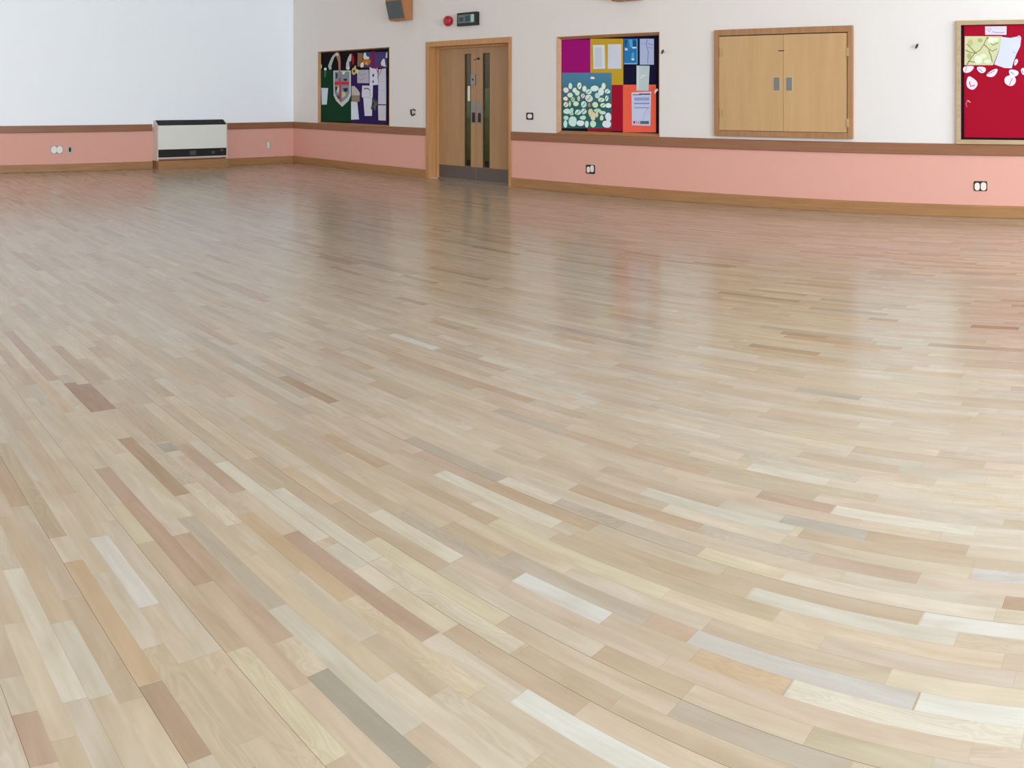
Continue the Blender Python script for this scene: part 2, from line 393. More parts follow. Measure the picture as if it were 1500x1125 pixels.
# dado rails and skirtings
HY0, HY1 = 6.55, 8.02                           # heater stands in a break of the rail
def railsec(bm, along, a0, a1, wallpos, sgn, z0, z1, t):
    """moulded section: flat board with a rounded upper lip and chamfered foot"""
    prof = [(0, z0), (t*.8, z0), (t, z0+.006), (t, z1-.012), (t*.85, z1-.003), (t*.6, z1), (0, z1)]
    A = []
    for a in (a0, a1):
        A.append([bm.verts.new(((wallpos+sgn*d, a, z) if along == 'y' else (a, wallpos+sgn*d, z))) for d, z in prof])
    n = len(prof)
    bm.faces.new(A[0]); bm.faces.new(A[1][::-1])
    for i in range(n): bm.faces.new((A[0][i], A[0][(i+1) % n], A[1][(i+1) % n], A[1][i]))
b = B(); railsec(b, 'y', Y_BACK, HY0-.03, -DL, 1, Z_RAIL0, Z_RAIL1, .028); railsec(b, 'y', HY1+.03, DR-.028, -DL, 1, Z_RAIL0, Z_RAIL1, .028)
struct('trim_1', b, M_rail, 'brown wooden dado rail along the far end wall')
b = B(); railsec(b, 'x', -DL+.001, DX0, DR, -1, Z_RAIL0, Z_RAIL1, .028); railsec(b, 'x', DX1, X_END, DR, -1, Z_RAIL0, Z_RAIL1, .028)
struct('trim_2', b, M_rail, 'brown wooden dado rail along the long wall')
b = B(); railsec(b, 'y', Y_BACK, HY0-.02, -DL, 1, 0, Z_BASE, .022); railsec(b, 'y', HY1+.05, DR-.022, -DL, 1, 0, Z_BASE, .022)
struct('baseboard_left', b, M_base, 'light wooden skirting along the far end wall')
b = B(); railsec(b, 'x', -DL+.001, DX0, DR, -1, 0, Z_BASE, .022); railsec(b, 'x', DX1, X_END, DR, -1, 0, Z_BASE, .022)
struct('baseboard_right', b, M_base, 'light wooden skirting along the long wall')

# ---------------------------------------------------------------- double door with corridor behind
d1 = root('door_1', ((DX0+DX1)/2, DR, 0), 'wooden double door with two narrow glazed slots and steel kick plates', None, None, 'structure')
JL, JR, JT = DX0+.075, DX1-.055, DZ-.085
LY0, LY1 = DR+.185, DR+.229
b = B()
for x0, x1, z0, z1 in ((DX0, JL, 0, DZ), (JR, DX1, 0, DZ), (JL, JR, JT, DZ)): box(b, x0, x1, DR-.022, DR+.245, z0, z1, 0, .003)
obj('door_frame', b, M_frame, d1)
b = B()
for x0, x1, z0, z1 in ((JL, JL+.035, 0, JT), (JR-.035, JR, 0, JT), (JL+.035, JR-.035, JT-.035, JT)): box(b, x0, x1, LY0-.055, LY0-.002, z0, z1)
obj('door_stop', b, M_frame, d1)
Wd = lambda px, py: WR(px, py, LY0)
XM = Wd(697.8, 150)[0]
def leaf(x0, x1, gx0, gx1, gz0, gz1):
    b = B()
    box(b, x0, gx0, LY0, LY1, .008, JT-.004); box(b, gx1, x1, LY0, LY1, .008, JT-.004)
    box(b, gx0, gx1, LY0, LY1, .008, gz0); box(b, gx0, gx1, LY0, LY1, gz1, JT-.004)
    lf = obj('door_leaf', b, M_leaf, d1)
    b = B()
    for a0, a1, z0, z1 in ((gx0, gx0+.012, gz0, gz1), (gx1-.012, gx1, gz0, gz1), (gx0+.012, gx1-.012, gz0, gz0+.012), (gx0+.012, gx1-.012, gz1-.012, gz1)):
        box(b, a0, a1, LY0-.004, LY0+.012, z0, z1)
    obj('glazing_bead', b, mat('bead_brown', rgb(84, 62, 42), .5), lf)
    b = B(); box(b, gx0+.001, gx1-.001, LY0+.016, LY0+.022, gz0+.001, gz1-.001)
    obj('glass_pane', b, M_glassd, lf)
    b = B(); box(b, x0+.004, x1-.004, LY0-.003, LY0, .012, .225, 0)
    obj('kick_plate', b, M_kick, lf)
    return lf
M_glassd = bpy.data.materials.new('door_glass'); M_glassd.use_nodes = True
_b = M_glassd.node_tree.nodes['Principled BSDF']; _b.inputs['Transmission Weight'].default_value = 1; _b.inputs['Roughness'].default_value = .02
_b.inputs['IOR'].default_value = 1.3; _b.inputs['Base Color'].default_value = (.82, .88, .8, 1)
gA = (Wd(680.9, 90)[0], Wd(689.8, 90)[0]); gB = (Wd(707.5, 90)[0], Wd(717.3, 90)[0])
gz0, gz1 = Wd(700, 245)[1], Wd(700, 78)[1]
l1 = leaf(JL+.003, XM-.002, gA[0], gA[1], gz0, gz1)
l2 = leaf(XM+.002, JR-.003, gB[0], gB[1], gz0, gz1)
def pull(lf, px0, px1, py0, py1):
    x0, z1 = Wd(px0, py0); x1, z0 = Wd(px1, py1)
    b = B(); box(b, x0, x1, LY0-.003, LY0, z0, z1)
    prism(b, rrect(x0+.02, x1-.014, z0+.02, z0+(z1-z0)*.5, .008), LY0-.006, LY0-.003, 'y', 1)
    obj('pull_handle', b, [M_steel, mat('handle_recess', rgb(52, 50, 54), .4, .6)], lf)
pull(l1, 690.3, 697, 149, 181); pull(l2, 699.2, 705.5, 150, 181)
x0, z1 = Wd(690.6, 109); x1, z0 = Wd(697, 124.4)
b = B(); box(b, x0, x1, LY0-.02, LY0, z0, z1, 0, .003); cyl(b, ((x0+x1)/2, (z0+z1)/2), .014, LY0-.026, LY0-.018, mi=1)
obj('lock_box', b, [M_steel, M_dark], l1)
x, z = Wd(701.5, 86)
b = B(); cyl(b, (x, z), .018, LY0-.02, LY0); prism(b, strip([(x-.11, z-.02), (x-.02, z+.01)], .008), LY0-.008, LY0-.002)
obj('latch_hook', b, mat('latch_dark', rgb(60, 46, 36), .5, .5), l2)
# notice seen through the left slot
x0, z1 = Wd(684.3, 126); x1, z0 = Wd(689.4, 148)
b = B(); box(b, x0, x1, LY0+.0125, LY0+.0155, z0, z1)
props(obj('door_notice', b, mat('paper_notice', rgb(236, 228, 216), .8)), 'small white notice showing through the left glazed slot of the door', 'notice')
# corridor
CY = DR+WT; CY1 = CY+1.7
b = B(); box(b, -12.6, -7.6, CY, CY1, -.12, 0)
struct('floor_corridor', b, mat('corridor_lino', rgb(120, 104, 88), .35), 'dark corridor floor beyond the door')
b = B(); box(b, -12.6, -7.6, CY1, CY1+.1, 0, 2.6); box(b, -12.7, -12.6, CY, CY1, 0, 2.6); box(b, -7.6, -7.5, CY, CY1, 0, 2.6)
struct('wall_corridor', b, painted('corridor_paint', rgb(104, 96, 78), rgb(138, 156, 100), 1.5), 'dull green corridor wall seen through the door slots')
b = B(); box(b, -12.6, -7.6, CY, CY1, 2.6, 2.7)
struct('ceiling_corridor', b, M_ceil, 'corridor ceiling beyond the door')
b = B(); box(b, -12.6, -7.6, CY1-.02, CY1, 0, .15)
struct('baseboard_corridor', b, mat('skirting_dark', rgb(48, 36, 32), .5), 'dark corridor skirting')
l = bpy.data.lights.new('corridor_fill', 'AREA'); l.size = .5; l.energy = 9; l.color = (1, .95, .82)  # unseen fill light added to brighten the corridor, no fixture there
lo = bpy.data.objects.new('corridor_fill', l); COL.objects.link(lo); lo.location = (-11.9, CY+.85, 2.55)

# ---------------------------------------------------------------- heater
HX = -DL+.19
Wh = lambda px, py: WL(px, py, DL-.19)
hz_top = .90; ft = .815; s_top = .365; s_bot = .218
h = root('storage_heater', (-DL+.1, (HY0+HY1)/2, 0), 'long white fan convector heater with black grilles on the far end wall', 'heater')
M_hw = mat('heater_enamel', rgb(226, 228, 218), .35)
b = B()
prism(b, [(-DL+.002, .2), (HX-.004, .2), (HX-.004, ft-.01), (-DL+.05, hz_top-.02), (-DL+.002, hz_top-.02)], HY0+.02, HY1-.02, 'y', 0)
# prism() along y wants (x, z)
obj('casing', b, M_hw, h)
for y0, y1 in ((HY0, HY0+.02), (HY1-.02, HY1)):
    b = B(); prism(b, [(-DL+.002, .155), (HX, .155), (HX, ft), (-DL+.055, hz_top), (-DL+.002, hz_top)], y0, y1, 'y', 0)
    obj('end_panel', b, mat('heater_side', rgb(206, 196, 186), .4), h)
b = B(); box(b, HX-.004, HX+.006, HY0+.02, HY1-.02, s_top, ft-.004, 0, .003)
obj('front_panel', b, M_hw, h)
b = B(); box(b, HX-.003, HX, HY0+.02, HY1-.02, s_bot, s_top, 0)
for k in range(9): zz = s_bot+.012+k*.015; box(b, HX, HX+.004, HY0+.025, HY1-.025, zz, zz+.005, 0)
obj('lower_grille', b, M_dark, h)
b = B(); box(b, HX-.003, HX+.004, HY0+.02, HY1-.02, .19, s_bot, 0, .001)
obj('bottom_rim', b, mat('heater_rim', rgb(214, 190, 176), .4), h)
b = B()
p0 = (-DL+.055, hz_top-.004); p1 = (HX, ft-.004)
prism(b, [p0, p1, (p1[0], p1[1]+.008), (p0[0], p0[1]+.008)], HY0+.02, HY1-.02, 'y')
for k in range(30):
    y = HY0+.05+k*(HY1-HY0-.1)/29; prism(b, [(p0[0], p0[1]+.008), (p1[0], p1[1]+.008), (p1[0], p1[1]+.014), (p0[0], p0[1]+.014)], y-.004, y+.004, 'y')
obj('top_grille', b, M_dark, h)
for pya, pyb, z0, z1 in ((278, 287, .25, .33), (310, 314.5, .26, .31), (323, 326.5, .3, .345)):
    y0 = Wh(pya, 228)[0]; y1 = Wh(pyb, 228)[0]; b = B(); box(b, HX+.004, HX+.008, y0, y1, z0, z1, 0, .001)
    obj('control_plate', b, mat('control_grey', rgb(72, 72, 72), .4), h)
b = B(); box(b, -DL+.002, HX-.01, HY0+.03, HY1+.04, 0, .155, 0, .004)
obj('plinth', b, M_base, h)
b = B(); box(b, -DL+.002, -DL+.05, HY0-.018, HY0+.028, 0, .155)  # dark block added as painted shade in the gap beside the plinth
obj('shade_block', b, mat('shade_brown', rgb(110, 66, 48), .5), h)

# ---------------------------------------------------------------- sockets and switches
def plate(name, ctr, w, hh, wall, mats, inserts, label, cat, group=None, ringmat=None):
    """wall plate with its own rockers / outlets; ctr = (along, z)"""
    a, z = ctr
    if wall == 'R': loc = (a, DR, z)
    else: loc = (-DL, a, z)
    r = root(name, loc, label, cat, group)
    ax = 'y' if wall == 'R' else 'x'
    d = (lambda t: DR-t) if wall == 'R' else (lambda t: -DL+t)
    b = B(); prism(b, rrect(a-w/2, a+w/2, z-hh/2, z+hh/2, min(w, hh)*.14), d(0), d(.008), ax)
    pl = obj('face_plate', b, mats[0], r)
    for nm, (u0, u1, v0, v1), m in inserts:
        b = B(); x0, x1, z0, z1 = a+(u0-.5)*w, a+(u1-.5)*w, z+(v0-.5)*hh, z+(v1-.5)*hh
        prism(b, rrect(x0, x1, z0, z1, min(x1-x0, z1-z0)*.45), d(.008), d(.013), ax)
        obj(nm, b, m, r)
    return r
M_gun = mat('plate_dark_steel', rgb(52, 56, 56), .35, .8)
M_ins = mat('socket_insert', rgb(232, 222, 214), .4)
plate('wall_socket', WR(865.2, 248), .155, .125, 'R', [M_gun], [('outlet', (.12, .46, .12, .8), M_ins), ('outlet', (.52, .9, .2, .95), M_ins)],
      'dark steel twin socket low on the pink wall below the multicoloured noticeboard', 'socket')
plate('wall_socket', WR(1436.3, 272.5), .155, .11, 'R', [M_gun], [('outlet', (.08, .46, .06, .84), M_ins), ('outlet', (.54, .94, .06, .9), M_ins)],
      'steel twin socket low on the pink wall below the red noticeboard', 'socket')
plate('wall_socket', WL(83, 219.3), .22, .14, 'L', [mat('plate_grey', rgb(150, 148, 142), .4)], [('outlet', (.02, .48, .04, .96), M_white), ('outlet', (.5, .98, .04, .96), M_white)],
      'white twin socket on the far pink wall, larger of the pair left of the heater', 'socket')
plate('wall_socket', WL(102.2, 219.5), .11, .13, 'L', [mat('plate_stone', rgb(190, 176, 160), .4)], [('outlet', (.3, .7, .2, .85), M_black)],
      'small pale socket with dark middle, nearer the heater of the pair on the far wall', 'socket')
plate('wall_socket', WL(393, 212), .12, .16, 'L', [mat('plate_cream', rgb(196, 176, 156), .4)], [('outlet', (.3, .62, .1, .85), M_white)],
      'small cream socket on the far pink wall between the heater and the corner', 'socket')
plate('light_switch', WR(776.3, 170.2), .135, .105, 'R', [M_gun], [('switch_rocker', (.22, .86, .2, .82), M_white)],
      'dark framed light switch on the cream wall right of the double door', 'switch')
x, z = WR(606.5, 164.5)
t = root('key_switch', (x, DR, z), 'small open metal bracket on the cream wall left of the double door', 'bracket')
b = B(); prism(b, rrect(x-.055, x+.05, z-.05, z+.05, .02), DR, DR-.004)
obj('back_plate', b, mat('bracket_plate', rgb(206, 198, 192), .5), t)
b = B(); prism(b, strip([(x-.065, z+.05), (x-.062, z-.02), (x-.035, z-.055), (x-.005, z-.05), (x+.03, z-.025)], .022), DR-.004, DR-.022)
prism(b, strip([(x-.02, z+.05), (x+.01, z+.045), (x+.045, z+.035)], .018), DR-.004, DR-.022)
obj('bracket_arm', b, mat('bracket_dark', rgb(66, 56, 54), .4, .6), t)
def peg(name, px, py, tail, label):
    x, z = WR(px, py)
    t = root(name, (x, DR, z), label, 'hook')
    b = B(); cyl(b, (x, z), .006, DR-.05, DR, n=10); obj('shank', b, M_steel, t)
    b = B(); prism(b, blob([(x-.018, z-.028), (x+.004, z-.022), (x+.024, z+.02), (x+.016, z+.036), (x-.004, z+.022)], 2), DR-.062, DR-.048)
    obj('head', b, mat('hook_dark', rgb(44, 42, 38), .4), t)
peg('wall_hook', 1344.5, 68.5, 1, 'small dark hook on the bare wall between the wooden hatch and red noticeboard')
peg('wall_hook', 973.5, 76.5, 1, 'small dark hook beside the top right of the multicoloured noticeboard')

# ---------------------------------------------------------------- speakers, bell, exit box
M_grille = mat('speaker_cloth', rgb(84, 92, 94), .8, bump=.4, bscale=400)
M_spk = wood('speaker_wood', rgb(160, 104, 60), rgb(178, 122, 74), (12, 12, 2), .45)
SPK_Z = WR(593, 30.5)[1]; SPK_W = WR(605, 30)[0]-WR(581, 30)[0]
def speaker(x0, label):
    """wedge cabinet, flat back, baffle leaning out at the top"""
    x1 = x0+SPK_W; z = SPK_Z; H_ = .46; D0, D1 = .165, .285; yb = DR-.004
    t = root('wall_speaker', ((x0+x1)/2, DR-.004, z), label, 'speaker', None)
    def wedge(xa, xb, za, zb, f0, f1):
        b = B(); fy = lambda zz, f: yb-(D0+(D1-D0)*(zz-z)/H_)-f
        prof = [(fy(za, f0), za), (fy(zb, f0), zb), (fy(zb, f1), zb), (fy(za, f1), za)] if f1 is not None else [(yb, za), (fy(za, 0), za), (fy(zb, 0), zb), (yb, zb)]
        prism(b, prof, xa, xb, 'x'); return b
    b = wedge(x0, x1, z, z+H_, 0, None); bmesh.ops.recalc_face_normals(b, faces=b.faces)
    bmesh.ops.bevel(b, geom=list(b.edges), offset=.01, segments=2, affect='EDGES'); obj('cabinet', b, M_spk, t)
    obj('grille', wedge(x0+.012, x1-.016, z+.03, z+.325, -.002, .008), M_grille, t)
speaker(WR(581, 30)[0], 'wooden wall speaker with grey cloth grille, high between left noticeboard and door')
speaker(WR(905, 0)[0], 'second wooden wall speaker, its base only just in view above the multicoloured noticeboard')
x, z = WR(658.8, 31)
t = root('fire_sounder', (x, DR, z), 'round red fire alarm sounder above the double door', 'alarm')
b = B(); cyl(b, (x, z), .075, DR-.02, DR, mi=0); bmesh.ops.translate(b, verts=b.verts, vec=(0, .001, 0)); obj('base', b, mat('alarm_red_dark', rgb(120, 20, 26), .4), t, smooth=False)
b = B()
rings = [(.082, .02), (.084, .045), (.078, .07), (.06, .085), (.03, .09)]
prev = None
for r_, d_ in rings:
    cur = [b.verts.new((x+r_*math.cos(a*math.pi/12), DR-d_, z+r_*math.sin(a*math.pi/12))) for a in range(24)]
    if prev:
        for k in range(24): b.faces.new((prev[k], prev[(k+1) % 24], cur[(k+1) % 24], cur[k]))
    else: b.faces.new(cur)
    prev = cur
b.faces.new(prev[::-1]); obj('sounder_body', b, mat('alarm_red', rgb(176, 24, 34), .35), t, smooth=True)
x0, z1 = WR(670.5, 19.5, DR-.05); x1, z0 = WR(699, 36.5, DR-.05)
t = root('exit_light', ((x0+x1)/2, DR, z0), 'black framed emergency exit light box with pale green panel above the door', 'exit light')
b = B(); box(b, x0, x1, DR-.07, DR, z0, z1, 0, .006); obj('housing', b, M_black, t)
gx0, gx1, gz0_, gz1_ = x0+.03, x1-.045, z0+.045, z1-.035
gw = gx1-gx0
b = B(); box(b, gx0, gx1, DR-.073, DR-.069, gz0_, gz1_, 0)
box(b, gx0+.02, gx0+gw*.34, DR-.0745, DR-.072, gz0_+.025, gz1_-.035, 1)
box(b, gx0+gw*.44, gx0+gw*.74, DR-.0745, DR-.072, gz0_+.02, gz1_-.02, 1)
box(b, gx0+gw*.80, gx1-.004, DR-.0745, DR-.072, gz0_+.006, gz1_-.004, 2)
obj('sign_panel', b, [mat('exit_green', rgb(92, 116, 112), .3), mat('exit_dark', rgb(46, 58, 66), .3), mat('exit_pale', rgb(168, 200, 186), .3)], t)

# ---------------------------------------------------------------- wooden hatch
FY = DR-.045
Wf = lambda px, py: WR(px, py, FY)
hx0, hx1 = -5.435, -3.575; hz0, hz1 = .868, 2.205
t = root('serving_hatch', ((hx0+hx1)/2, DR, hz0), 'wide wooden serving hatch with closed double doors in the cream wall', 'hatch')
fw = .062
b = B()
box(b, hx0, hx0+fw, FY, DR, hz0, hz1, 0, .003); box(b, hx1-fw, hx1, FY, DR, hz0, hz1, 0, .003)
box(b, hx0+fw, hx1-fw, FY, DR, hz1-.075, hz1, 0, .003); box(b, hx0+fw, hx1-fw, FY-.01, DR, hz0, hz0+.07, 0, .003)
obj('hatch_frame', b, M_hframe, t)
b = B(); box(b, hx0+fw, hx1-fw, DR-.006, DR, hz0+.07, hz1-.075); obj('hatch_back', b, M_dark, t)
hm = WR(1147.3, 100, DR-.03)[0]
dl = []
for x0, x1 in ((hx0+fw+.004, hm-.002), (hm+.002, hx1-fw-.012)):
    b = B(); box(b, x0, x1, DR-.032, DR-.008, hz0+.074, hz1-.085, 0, .0015); dl.append(obj('hatch_door', b, M_hatch, t))
Wp = lambda px, py: WR(px, py, DR-.034)
for lf, a0, a1 in ((dl[0], 1133.2, 1141.8), (dl[1], 1151.6, 1160)):
    x0, z1 = Wp(a0, 113.3); x1, z0 = Wp(a1, 132.8)
    b = B(); box(b, x0-.006, x1+.006, DR-.034, DR-.032, z0-.006, z1+.006, 0)
    box(b, x0, x1, DR-.0352, DR-.0338, z0, z1, 1)
    obj('flush_pull', b, [mat('pull_rim', rgb(196, 176, 140), .4, .3), mat('pull_cup', rgb(104, 108, 106), .35, .6)], lf)
x0, z0 = Wp(1140, 74.5); x1, _ = Wp(1148.6, 74)
b = B(); box(b, x0, x1, DR-.038, DR-.032, z0-.006, z0+.008); obj('latch', b, mat('latch_brown', rgb(92, 60, 40), .5), dl[0])
for lf, px, pys in ((dl[0], 1056.5, (77, 166)), (dl[1], 1242.6, (76, 180))):
    for py in pys:
        x, z = Wp(px, py)
        b = B(); prism(b, rrect(x-.018, x+.016, z-.05, z+.05, .006), DR-.046, DR-.03); cyl(b, (x, z), .009, DR-.05, DR-.045, n=10)
        obj('hinge', b, mat('hinge_brass', rgb(176, 150, 108), .4, .4), lf)

# ---------------------------------------------------------------- noticeboards
C_ = {}
def pm(r, g, b_, rough=.85):
    return mat('sheet_%d_%d_%d' % (r, g, b_), rgb(r, g, b_), rough, spec=.15)
PB = [DR-.012]     # face of the board being dressed
def wpoly(f, pts, lev):
    return [WR(*f(*p), Y=PB[0]-.0016*lev) for p in pts]
def art(name, f, layers, lev, parent=None, label=None, cat=None, group=None, th=.0012, dx=0):
    """flat piece pinned on a board; layers = [(outline, colour, rounded)] in sighting coordinates"""
    b = B(); ms = []
    for i, ly in enumerate(layers):
        pts, c = ly[0], ly[1]
        if len(ly) > 2 and ly[2]: pts = blob(pts, ly[2])
        q = wpoly(f, pts, lev); m = pm(*c)
        if m not in ms: ms.append(m)
        y1 = PB[0]-.0016*lev-i*.0002
        prism(b, q, y1, y1-th, 'y', ms.index(m))
    o = obj(name, b, ms, parent)
    if parent is None: props(o, label, cat, group)
    return o
def R4(x0, x1, y0, y1): return [(x0, y0), (x1, y0), (x1, y1), (x0, y1)]
def board(x0, x1, z0, z1, fwid, dep, label, m=None, back=(20, 18, 26), rim=None):
    t = root('noticeboard', ((x0+x1)/2, DR, z0), label, 'noticeboard')
    b = B()
    box(b, x0, x0+fwid, DR-dep, DR, z0, z1, 0, .003); box(b, x1-fwid, x1, DR-dep, DR, z0, z1, 0, .003)
    box(b, x0+fwid, x1-fwid, DR-dep, DR, z1-fwid, z1, 0, .003); box(b, x0+fwid, x1-fwid, DR-dep, DR, z0, z0+fwid, 0, .003)
    obj('board_frame', b, m or M_frameH, t)
    b = B(); box(b, x0+fwid, x1-fwid, DR-.01, DR, z0+fwid, z1-fwid, 0); obj('pin_board', b, pm(*back), t)
    return t
def niche_board(n, fwid, label, m, back):
    x0, x1, z0, z1 = n; dep = ND-.012
    t = root('noticeboard', ((x0+x1)/2, DR, z0), label, 'noticeboard')
    b = B(); rings = []
    for ins, y in ((0, DR), (0, DR-.006), (.007, DR-.007), (fwid, DR+dep), (fwid, DR+dep+.006), (0, DR+dep+.006)):
        rings.append([b.verts.new(c) for c in ((x0+ins, y, z0+ins), (x1-ins, y, z0+ins), (x1-ins, y, z1-ins), (x0+ins, y, z1-ins))])
    for i in range(6):
        A, D = rings[i], rings[(i+1) % 6]
        for k in range(4): b.faces.new((A[k], A[(k+1) % 4], D[(k+1) % 4], D[k]))
    obj('board_frame', b, m, t)
    b = B(); box(b, x0+.004, x1-.004, DR+dep+.0062, DR+ND-.0005, z0+.004, z1-.004); obj('pin_board', b, pm(*back), t)
    PB[0] = DR+dep+.005
    return t
# --- board with shield (left)
f1 = crop(455, 60, .11556)
bd1 = niche_board(N1, .022, 'dark green and purple noticeboard crowded with papers, left of the door', M_frame, (16, 15, 22))
art('felt_panel', f1, [(R4(112, 512, 372, 1020), (18, 60, 36))], 0, bd1)
art('felt_panel', f1, [(R4(512, 968, 430, 1050), (48, 28, 84))], 0, bd1)
art('felt_panel', f1, [(R4(668, 972, 140, 340), (74, 66, 116)), (R4(775, 815, 128, 340), (128, 28, 82))], 0, bd1)
def paper(f, layers, lev, label, cat='paper', name='paper_sheet', group=None): return art(name, f, layers, lev, None, label, cat, group)
BL = 'on the dark noticeboard left of the door'
W1, W2, W3 = (214, 216, 230), (196, 190, 196), (222, 230, 238)
paper(f1, [([(135, 595), (222, 597), (205, 806), (142, 808)], (206, 216, 234))], 1, 'tapering white sheet low on the green half, left of the shield')
sh = [(290, 375), (510, 375), (510, 690), (480, 760), (400, 835), (325, 760), (292, 690)]
shi = [(305, 390), (492, 390), (492, 660), (465, 720), (390, 780), (335, 720), (305, 660)]
paper(f1, [(sh, (196, 204, 202)), (shi, (132, 142, 150)), (R4(303, 490, 515, 556), (206, 46, 58)), ([(358, 470), (385, 470), (392, 780), (366, 760)], (176, 70, 98)),
  ([(312, 580), (345, 580), (350, 640), (318, 640)], (40, 46, 80)), ([(410, 600), (470, 595), (470, 640), (430, 645)], (34, 42, 76)), ([(320, 400), (345, 420), (340, 470), (318, 480)], (52, 62, 84)),
  ([(415, 480), (465, 478), (460, 505), (425, 505)], (38, 44, 70)), ([(330, 690), (370, 690), (370, 740), (345, 730)], (92, 84, 56)), ([(396, 400), (430, 385), (440, 410), (410, 430)], (222, 226, 216), 1),
  ([(330, 640), (350, 560), (365, 600), (355, 660)], (206, 204, 178)), ([(400, 640), (450, 660), (440, 700), (395, 720)], (196, 190, 150))], 2,
  'large shield shaped picture with a red cross on the dark noticeboard', 'picture', 'shield_picture')
art('ribbon_rosette', f1, [(strip([(320, 165), (285, 205), (262, 260), (242, 320), (252, 362)], [26, 30, 36, 40, 30]), (176, 184, 180))], 3, None, 'white curling ribbon hung at the top of the green half', 'ribbon')
art('ribbon_rosette', f1, [(strip([(335, 150), (352, 200), (366, 270), (368, 400)], [50, 44, 30, 22]), (176, 120, 102)), (strip([(325, 150), (345, 185)], 30), (214, 200, 190))], 4, None, 'pinkish brown ribbon hanging above the shield picture', 'ribbon')
art('ribbon_rosette', f1, [(strip([(508, 165), (495, 220), (478, 290), (470, 360)], [16, 44, 52, 44]), (196, 190, 192)), (strip([(500, 260), (505, 325)], 26), (52, 54, 72)), (strip([(478, 330), (475, 365)], 20), (224, 226, 222))], 3, None, 'white and grey ribbon hanging right above the shield picture', 'ribbon')
art('ribbon_rosette', f1, [(strip([(520, 160), (538, 215), (540, 300)], [16, 30, 18]), (166, 26, 36))], 4, None, 'bright red ribbon at the top centre of the dark noticeboard', 'ribbon')
art('rosette', f1, [([(170, 340), (202, 340), (204, 372), (172, 374)], (232, 240, 232), 2), (strip([(187, 372), (184, 460)], [28, 22]), (52, 110, 78))], 2, None, 'small white rosette with green tail on the green half', 'rosette')
art('paper_scrap', f1, [([(106, 200), (128, 205), (130, 260), (110, 275)], (186, 196, 190), 1), ([(112, 285), (146, 300), (140, 355), (116, 350)], (200, 200, 150), 1), ([(114, 358), (130, 358), (128, 382), (118, 382)], (214, 220, 214))], 2, None, 'narrow pale scrap at the left edge of the dark noticeboard', 'scrap')
paper(f1, [([(598, 150), (664, 155), (658, 240), (620, 325), (592, 322)], (152, 104, 74))], 2, 'brown card at the top centre of the dark noticeboard', 'card', 'brown_card')
art('paper_flower', f1, [([(676, 150), (700, 145), (710, 200), (745, 200), (740, 235), (665, 235)], (204, 222, 220), 1), ([(650, 235), (730, 230), (770, 250), (735, 315), (690, 300), (665, 270)], (190, 110, 38), 1), ([(630, 300), (655, 260), (680, 290), (665, 338), (632, 336)], (224, 222, 224), 1), ([(690, 265), (722, 262), (726, 300), (700, 305)], (206, 160, 66), 1)], 3, None, 'orange and white paper flower near the top of the dark noticeboard', 'decoration')
art('paper_flower', f1, [([(525, 345), (560, 335), (585, 355), (585, 410), (545, 435), (522, 415)], (204, 176, 112), 1), (R4(540, 562, 365, 398), (30, 22, 24), 1), ([(585, 362), (600, 360), (600, 410), (586, 412)], (226, 226, 226)), ([(556, 315), (574, 315), (574, 345), (558, 345)], (206, 196, 190))], 3, None, 'small yellow framed flower right of the shield picture', 'decoration')
paper(f1, [([(590, 368), (738, 364), (740, 536), (592, 534)], (178, 174, 188)), (strip([(610, 400), (640, 440), (665, 430), (700, 415)], 5), (120, 120, 132)), (strip([(640, 500), (670, 460), (690, 470)], 5), (130, 130, 140)), (strip([(600, 470), (640, 490)], 4), (134, 134, 146))], 2, 'square grey sketch map right of the shield picture')
paper(f1, [([(520, 572), (555, 570), (600, 618), (625, 660), (622, 692), (520, 690)], (190, 180, 176)), (R4(520, 622, 694, 770), (142, 128, 104), 0)], 2, 'arched beige paper with a brown band beside the shield')
paper(f1, [([(514, 770), (592, 772), (614, 994), (514, 998)], (212, 222, 234))], 1, 'long pale sheet along the join of the green and purple halves')
paper(f1, [([(655, 565), (740, 565), (756, 590), (758, 715), (652, 716), (648, 680)], (210, 210, 224), 0), (strip([(675, 612), (700, 600), (730, 604), (752, 625)], [12, 16, 14, 8]), (92, 92, 100)), (strip([(752, 625), (754, 700)], 5), (120, 120, 130))], 3, 'white sheet with a grey drawing at the middle of the purple half')
paper(f1, [([(668, 718), (780, 720), (778, 950), (686, 950)], W1)], 2, 'plain white sheet hanging lowest in the middle of the purple half')
paper(f1, [([(748, 330), (790, 350), (850, 345), (856, 556), (790, 560), (786, 720), (748, 718)], W1), ([(782, 418), (804, 415), (806, 455), (786, 458)], (62, 60, 96), 1), ([(782, 500), (802, 500), (800, 534), (786, 534)], (70, 66, 104), 1)], 1, 'tall white sheet with two dark blue marks on the purple half')
paper(f1, [([(862, 360), (955, 345), (958, 803), (856, 803)], (202, 202, 218)), (strip([(880, 520), (930, 515)], 3), (150, 150, 170)), (strip([(880, 620), (930, 625)], 3), (160, 160, 176))], 2, 'largest pale sheet at the right edge of the purple half')
paper(f1, [([(855, 816), (956, 814), (954, 1010), (860, 1006)], (206, 202, 212))], 2, 'pale square sheet in the bottom right corner of the purple half')
art('lanyard', f1, [(strip([(800, 345), (830, 350), (845, 385), (862, 440), (850, 470)], 7), (150, 88, 112)), (strip([(900, 350), (885, 400), (850, 450)], 7), (140, 92, 116)), (strip([(820, 335), (880, 330), (930, 322)], 12), (150, 40, 96))], 4, None, 'pink looped lanyard over the white sheets on the purple half', 'lanyard')
